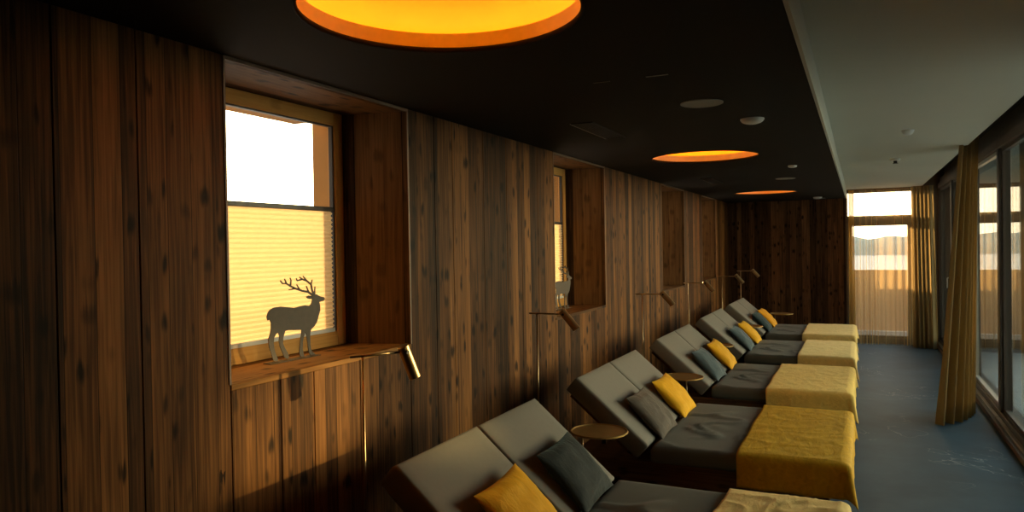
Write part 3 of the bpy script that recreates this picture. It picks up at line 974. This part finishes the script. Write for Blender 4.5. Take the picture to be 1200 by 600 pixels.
# ---------------------------------------------------------------- brass reading lamps
def make_lamp(label):
    t = thing('reading_lamp', label, 'reading lamp', group='brass reading lamps behind the loungers')
    obj('base', lathe([(0, 0), (.055, 0), (.055, .012), (.05, .016), (0, .016)], 40), M['brass'], t)
    b = bmesh.new(); add_tube(b, [(0, 0, .014), (0, 0, 1.213)], .006)
    obj('pole', b, M['brass'], t, smooth=True)
    b = bmesh.new(); add_tube(b, [(-.055, 0, 1.218), (.182, 0, 1.218)], .0055)
    obj('arm', b, M['brass'], t, smooth=True)
    ax = Vector((.66, 0, -.75)).normalized()
    rot = ax.to_track_quat('Z', 'Y').to_matrix().to_4x4(); rot.translation = -ax * .028
    b = lathe([(0, 0), (.021, 0), (.025, .004), (.025, .150), (.0235, .150), (.0235, .02), (0, .02)], 32, rot)
    h = obj('head', b, M['brass'], t, smooth=False, loc=(.19, 0, 1.218))
    b = bmesh.new(); add_tube(b, [(.180, 0, 1.218), (.190, -.03, 1.218)], .008)
    obj('joint', b, M['black_metal'], t)
    return t
LL = ['brass reading lamp nearest the viewer, its cylinder head in front of the first window niche',
      'brass reading lamp whose head hangs below the second window niche, behind the second lounger',
      'brass reading lamp behind the middle lounger, left of the third window niche',
      'brass reading lamp with its head under the fourth niche, fourth from the viewer',
      'brass reading lamp fifth from the viewer, close to the corner of the end wall',
      'dim brass reading lamp farthest from the viewer, before the dark end wall']
LP = [(-1.83, 2.43, 1.05), (-1.892, 4.36, 0.0), (-1.735, 6.335, .0), (-1.727, 8.237, .0), (-1.656, 10.01, .05), (-1.69, 11.95, .1)]
l0 = None
for (x, y, a), lb in zip(LP, LL):
    if l0 is None: l0 = make_lamp(lb); ll = l0
    else:
        ll = copy_tree(l0); ll['label'] = lb
    ll.location = (x, y, 0); ll.rotation_euler = (0, 0, a)

for ch in l0.children:
    if ch.name.startswith('head'): ch.rotation_euler = (0, math.radians(20), 0)      # the nearest lamp points more steeply down

# ---------------------------------------------------------------- steel deer on the sills
BODY = [(-0.1345, 0.2129), (-0.1233, 0.2254), (-0.1012, 0.233), (-0.0621, 0.2345), (-0.0225, 0.2288), (0.0181, 0.2221), (0.0539, 0.2265), (0.0843, 0.229), (0.1087, 0.2237), (0.1214, 0.2319), (0.128, 0.2458), (0.1283, 0.2543), (0.1134, 0.2545), (0.0974, 0.2591), (0.0915, 0.2671), (0.1064, 0.2711), (0.1287, 0.2678), (0.1414, 0.2729), (0.1566, 0.2735), (0.1792, 0.2626), (0.205, 0.2573), (0.2112, 0.2491), (0.2044, 0.24), (0.185, 0.2381), (0.1734, 0.2372), (0.1792, 0.2188), (0.1786, 0.1973), (0.1676, 0.1726), (0.1566, 0.1463), (0.1397, 0.1284), (0.1193, 0.1162), (0.1127, 0.1035), (0.1109, 0.0851), (0.1111, 0.0513), (0.1154, 0.0253), (0.1237, 0.0115), (0.1397, 0.0008), (0.1357, -0.0063), (0.1121, -0.0013), (0.1025, 0.0102), (0.0971, 0.0362), (0.0919, 0.0705), (0.0889, 0.0919), (0.082, 0.1086), (0.0743, 0.0936), (0.065, 0.0655), (0.0628, 0.0325), (0.0682, 0.0109), (0.0715, -0.0005), (0.0498, 0.0002), (0.0418, 0.0146), (0.0465, 0.0513), (0.0522, 0.0838), (0.0576, 0.1039), (0.0581, 0.1197), (0.0153, 0.1228), (-0.0196, 0.1267), (-0.038, 0.1256), (-0.0429, 0.1164), (-0.0514, 0.0964), (-0.0532, 0.0724), (-0.0424, 0.0508), (-0.027, 0.0284), (-0.0196, 0.007), (-0.0289, 0.0018), (-0.0459, 0.01), (-0.0566, 0.0325), (-0.0715, 0.0627), (-0.0764, 0.0874), (-0.0736, 0.1071), (-0.0788, 0.1222), (-0.0911, 0.1188), (-0.1027, 0.1026), (-0.1066, 0.0793), (-0.1009, 0.0467), (-0.0906, 0.0213), (-0.0833, 0.0042), (-0.0967, -0.0001), (-0.1108, 0.0075), (-0.1189, 0.0333), (-0.131, 0.0666), (-0.1355, 0.0988), (-0.1251, 0.1212), (-0.119, 0.1442), (-0.1184, 0.1679), (-0.1245, 0.1828), (-0.1375, 0.1809), (-0.1414, 0.1963)]
ANT = [[(0.1362, 0.269), (0.1044, 0.288), (0.068, 0.2946), (0.0265, 0.3079), (-0.0025, 0.3195), (-0.0252, 0.3322), (-0.048, 0.3334), (-0.0612, 0.347)], [(-0.0252, 0.3322), (-0.0361, 0.3538)], [(-0.0025, 0.3195), (0.0017, 0.3454), (-0.0037, 0.3571)], [(0.0265, 0.3079), (-0.0122, 0.3037)], [(0.1413, 0.2703), (0.1295, 0.2949), (0.124, 0.3206), (0.0961, 0.339), (0.0695, 0.347), (0.0393, 0.3419), (0.0337, 0.352)], [(0.0961, 0.339), (0.0747, 0.3609)], [(0.124, 0.3206), (0.1321, 0.3422)], [(0.0695, 0.347), (0.0529, 0.3578)], [(0.1069, 0.2879), (0.0942, 0.3156)], [(0.0536, 0.2988), (0.0353, 0.3255)], [(0.1451, 0.2701), (0.1488, 0.3107)]]
def deer(loc, rz, label):
    t = thing('deer_figurine', label, 'figurine', loc, rz, 'cut steel deer on the sills')
    TH = .004
    bm = bmesh.new()
    lo = [bm.verts.new((0, y, z + .006)) for y, z in BODY]
    ed = [bm.edges.new((lo[k], lo[(k + 1) % len(lo)])) for k in range(len(lo))]
    bmesh.ops.triangle_fill(bm, use_beauty=True, use_dissolve=False, edges=ed, normal=(1, 0, 0))
    r = bmesh.ops.extrude_face_region(bm, geom=bm.faces[:])
    for v in [g for g in r['geom'] if isinstance(g, bmesh.types.BMVert)]: v.co.x += TH
    obj('body', bm, M['steel'], t)
    bm = bmesh.new()
    for S in ANT:
        main = len(S) > 4
        n = len(S)
        w0, w1 = (.0085, .0045) if main else (.006, .003)
        L, Rr = [], []
        for i, (y, z) in enumerate(S):
            a = Vector(S[max(i - 1, 0)]); b = Vector(S[min(i + 1, n - 1)])
            d = (b - a).normalized(); q = Vector((-d.y, d.x))
            hw = (w0 + (w1 - w0) * i / (n - 1)) / 1.6
            L.append(Vector((y, z)) + q * hw); Rr.append(Vector((y, z)) - q * hw)
        for x0, x1 in ((0, TH),):
            va = [bm.verts.new((x0, p.x, p.y + .006)) for p in L]; vb = [bm.verts.new((x0, p.x, p.y + .006)) for p in Rr]
            vc = [bm.verts.new((x1, p.x, p.y + .006)) for p in L]; vd = [bm.verts.new((x1, p.x, p.y + .006)) for p in Rr]
            for i in range(n - 1):
                bm.faces.new([va[i], va[i + 1], vb[i + 1], vb[i]]); bm.faces.new([vc[i], vd[i], vd[i + 1], vc[i + 1]])
                bm.faces.new([va[i], vc[i], vc[i + 1], va[i + 1]]); bm.faces.new([vb[i], vb[i + 1], vd[i + 1], vd[i]])
            bm.faces.new([va[0], vb[0], vd[0], vc[0]]); bm.faces.new([va[-1], vc[-1], vd[-1], vb[-1]])
    obj('antlers', bm, M['steel'], t)
    obj('base_plate', box(-.022, .026, -.145, .155, 0, .0035), M['steel'], t, bevel=.001, segs=1)
    return t
deer((-2.275, 2.511, 1.1685), -.06, 'dark steel deer silhouette on the first window sill, before the cream blind')
deer((-2.285, 5.80, 1.1185), -.05, 'grey steel deer silhouette on the second window sill, partly hidden by the niche edge')

# ---------------------------------------------------------------- pleated blinds
def blind(y0, y1, s, label):
    a, c = y0 + .165, y1 - .170
    zb, zt = s + .090, 1.845
    t = thing('pleated_blind', label, 'blind', (-2.40, (a + c) / 2, zb), group='cream pleated blinds in the niches')
    bm = bmesh.new()
    n = 2 * int((zt - zb) / .021)
    rows = []
    for k in range(n + 1):
        z = (zt - zb) * k / n
        x = -.012 + (.006 if k % 2 else -.006)
        rows.append([bm.verts.new((x, (a - c) / 2 + (c - a) * q / 4, z)) for q in range(5)])
    for k in range(n):
        for q in range(4): bm.faces.new([rows[k][q], rows[k][q + 1], rows[k + 1][q + 1], rows[k + 1][q]])
    obj('pleated_cloth', bm, M['blind'], t)
    obj('top_rail', box(-.024, .002, (a - c) / 2, (c - a) / 2, zt - zb, zt - zb + .022), M['dark_frame'], t, bevel=.002, segs=1)
    obj('bottom_rail', box(-.024, .0, (a - c) / 2, (c - a) / 2, -.020, 0), M['white_plastic'], t, bevel=.002, segs=1)
    return t
blind(*WINDOWS[0], 'sunlit cream pleated blind drawn over the lower half of the first window')
blind(*WINDOWS[1], 'narrow visible strip of cream pleated blind in the second window niche')

# ---------------------------------------------------------------- curtains
def ribbon(name, path, depth_dir, z0, z1, folds, a_top, a_bot, mat, label, seed, nu=240, nv=36, spread=0.0, gather=None, shift=(0, 0)):
    """path(u) -> centre line (x, y); folds swing along depth_dir; amplitude grows to the hem"""
    bm = bmesh.new(); rows = []
    mid = Vector((*path(.5), 0))
    for j in range(nv + 1):
        v = j / nv                      # 0 at the top
        row = []
        for i in range(nu + 1):
            u = i / nu
            uu = u + .012 * noise.noise(Vector((u * 5, seed, v * 1.2)))
            c = Vector((*path(uu), 0))
            c = mid + (c - mid) * (1 + spread * (v - .5))
            A = a_top + (a_bot - a_top) * v ** 1.3
            ph = 2 * math.pi * folds * (uu + .035 * noise.noise(Vector((u * 3.3, seed + 5, 0))))
            s = math.sin(ph)
            s = math.copysign(abs(s) ** .75, s) * (.75 + .5 * noise.noise(Vector((u * 6, seed + 2, v * .7))))
            p = c + Vector((*depth_dir, 0)) * (A * s) + Vector((shift[0] * v, shift[1] * v, 0))
            p.z = z1 + (z0 - z1) * v
            row.append(bm.verts.new(p))
        rows.append(row)
    for j in range(nv):
        for i in range(nu): bm.faces.new([rows[j][i], rows[j + 1][i], rows[j + 1][i + 1], rows[j][i + 1]])
    for v in bm.verts: v.co -= Vector((mid.x, mid.y, z0))
    o = obj(name, bm, mat, smooth=True, loc=(mid.x, mid.y, z0))
    return tag(o, label, 'curtain')

ribbon('curtain', lambda u: (.765 + .25 * u + .05 * math.sin(u * 3.14), 7.62 + .50 * u), (.45, -.89), .004, 2.60, 6.5, .055, .095, M['curtain'],
       'long ochre curtain hanging free before the glazed side, nearest the viewer', 1.0, spread=.72, shift=(-.095, 0))
ribbon('curtain', lambda u: (.72 + .30 * u, 12.86 - .12 * u), (.25, 1), .004, 2.485, 5.5, .045, .085, M['curtain'],
       'ochre curtain gathered in the corner at the right of the end window', 3.0, spread=.10, shift=(.03, 0))
ribbon('sheer_curtain', lambda u: (-.165 + .90 * (u + .03 * math.sin(u * 9)), 13.02), (.25, 1), .004, 2.47, 9, .020, .032, M['sheer'],
       'sheer gold voile drawn across the end window', 6.0, nu=420, spread=.02)
ribbon('sheer_curtain', lambda u: (-.155 + .085 * u, 12.955), (.3, 1), .004, 2.47, 3.5, .012, .03, M['sheer_dense'],
       'narrow gathered voile edge at the left side of the end window', 7.0, nu=120, spread=.15)

# ---------------------------------------------------------------- small fittings on the ceilings
def disc(name, x, y, r, z, label, cat, mat):
    t = thing(name, label, cat, (x, y, z))
    obj('ring', lathe([(r, 0), (r, -.004), (r - .004, -.006), (r - .008, -.005), (r - .008, 0)], 56, close=True), M['grey_grille'] if mat != 'white' else M['white_plastic'], t, smooth=False)
    obj('grille', lathe([(0, -.004), (r - .008, -.004), (r - .008, 0), (0, 0)], 56), M['grey_grille'], t)
    return t
disc('ceiling_speaker', -.71, 3.76, .105, ZD, 'flat grey round speaker grille in the dark ceiling, nearest the viewer', 'speaker', 'g')
disc('ceiling_speaker', -.73, 8.62, .105, ZD, 'flat grey round speaker grille between the middle and the farthest round ceiling lights', 'speaker', 'g')
disc('ceiling_speaker', -.575, 12.85, .09, ZD, 'thin grey speaker grille in the dark ceiling close to the end wall', 'speaker', 'g')

def detector(x, y, r, z, label, name='smoke_detector', h=.022):
    t = thing(name, label, 'smoke detector', (x, y, z))
    obj('base', lathe([(0, 0), (r, 0), (r, -.008), (r * .96, -.010), (0, -.010)], 48), M['white_plastic'], t)
    obj('cover', lathe([(r * .93, -.010), (r * .9, -.016), (r * .75, -.010 - h * .6), (r * .4, -.010 - h * .92), (0, -.010 - h)], 48), M['white_plastic'], t, smooth=True)
    return t
detector(-.545, 4.38, .066, ZD, 'white domed smoke detector on the dark ceiling beside the grey speaker grille')
detector(-.55, 7.23, .04, ZD, 'tiny white smoke detector on the dark ceiling beyond the middle round light', h=.012)
detector(-.585, 12.50, .066, ZD, 'small white smoke detector near the far end of the dark ceiling')
t = detector(.345, 6.42, .045, ZC, 'white cylindrical smoke detector on the pale ceiling, the nearer of two fittings', h=.03)
t = thing('sprinkler', 'small dark tipped sprinkler on the pale ceiling behind the smoke detector', 'sprinkler', (.345, 8.58, ZC))
obj('rosette', lathe([(0, 0), (.05, 0), (.05, -.01), (.04, -.022), (0, -.022)], 40), M['white_plastic'], t)
b = bmesh.new(); add_tube(b, [(0, 0, -.02), (0, 0, -.05)], .018)
add_lathe(b, [(0, -.046), (.026, -.046), (.026, -.05), (0, -.05)], 24)
obj('nozzle', b, M['black_metal'], t)

def vent(x0, x1, y0, y1, label):
    t = thing('ceiling_vent', label, 'air vent', ((x0 + x1) / 2, (y0 + y1) / 2, ZD))
    w, l = (x1 - x0) / 2, (y1 - y0) / 2
    b = bmesh.new()
    for q in ((-w, -w + .008, -l, l), (w - .008, w, -l, l), (-w + .008, w - .008, -l, -l + .008), (-w + .008, w - .008, l - .008, l)):
        add_box(b, q[0], q[1], q[2], q[3], -.006, 0)
    obj('frame', b, M['black_metal'], t)
    b = bmesh.new()
    n = 7
    for k in range(n):
        x = -w + .012 + (2 * w - .024) * k / (n - 1)
        add_box(b, x - .003, x + .003, -l + .008, l - .008, -.005, 0)
    obj('slats', b, M['black_metal'], t)
    obj('bright_edge', box(-w - .004, -w, -l, l, -.006, 0), M['alu'], t)
    obj('backing', box(-w + .008, w - .008, -l + .008, l - .008, -.0015, 0), M['black_metal'], t)
    return t
vent(-1.505, -1.37, 4.0, 4.66, 'long dark slatted air vent in the ceiling before the middle round light')
vent(-1.55, -1.42, 8.04, 8.75, 'long dark slatted air vent in the ceiling beyond the middle round light')
for x0, x1, lb in ((-.807, -.713, 'thin pale slot in the dark ceiling, the brighter right one of two'), (-1.04, -.965, 'faint thin slot in the dark ceiling, the left one of two')):
    o = obj('ceiling_slot', box(-(x1 - x0) / 2, (x1 - x0) / 2, -.004, .004, -.002, 0), M['alu'] if x0 > -.9 else M['dark_frame'], loc=((x0 + x1) / 2, 3.055, ZD))
    tag(o, lb, 'ceiling slot')
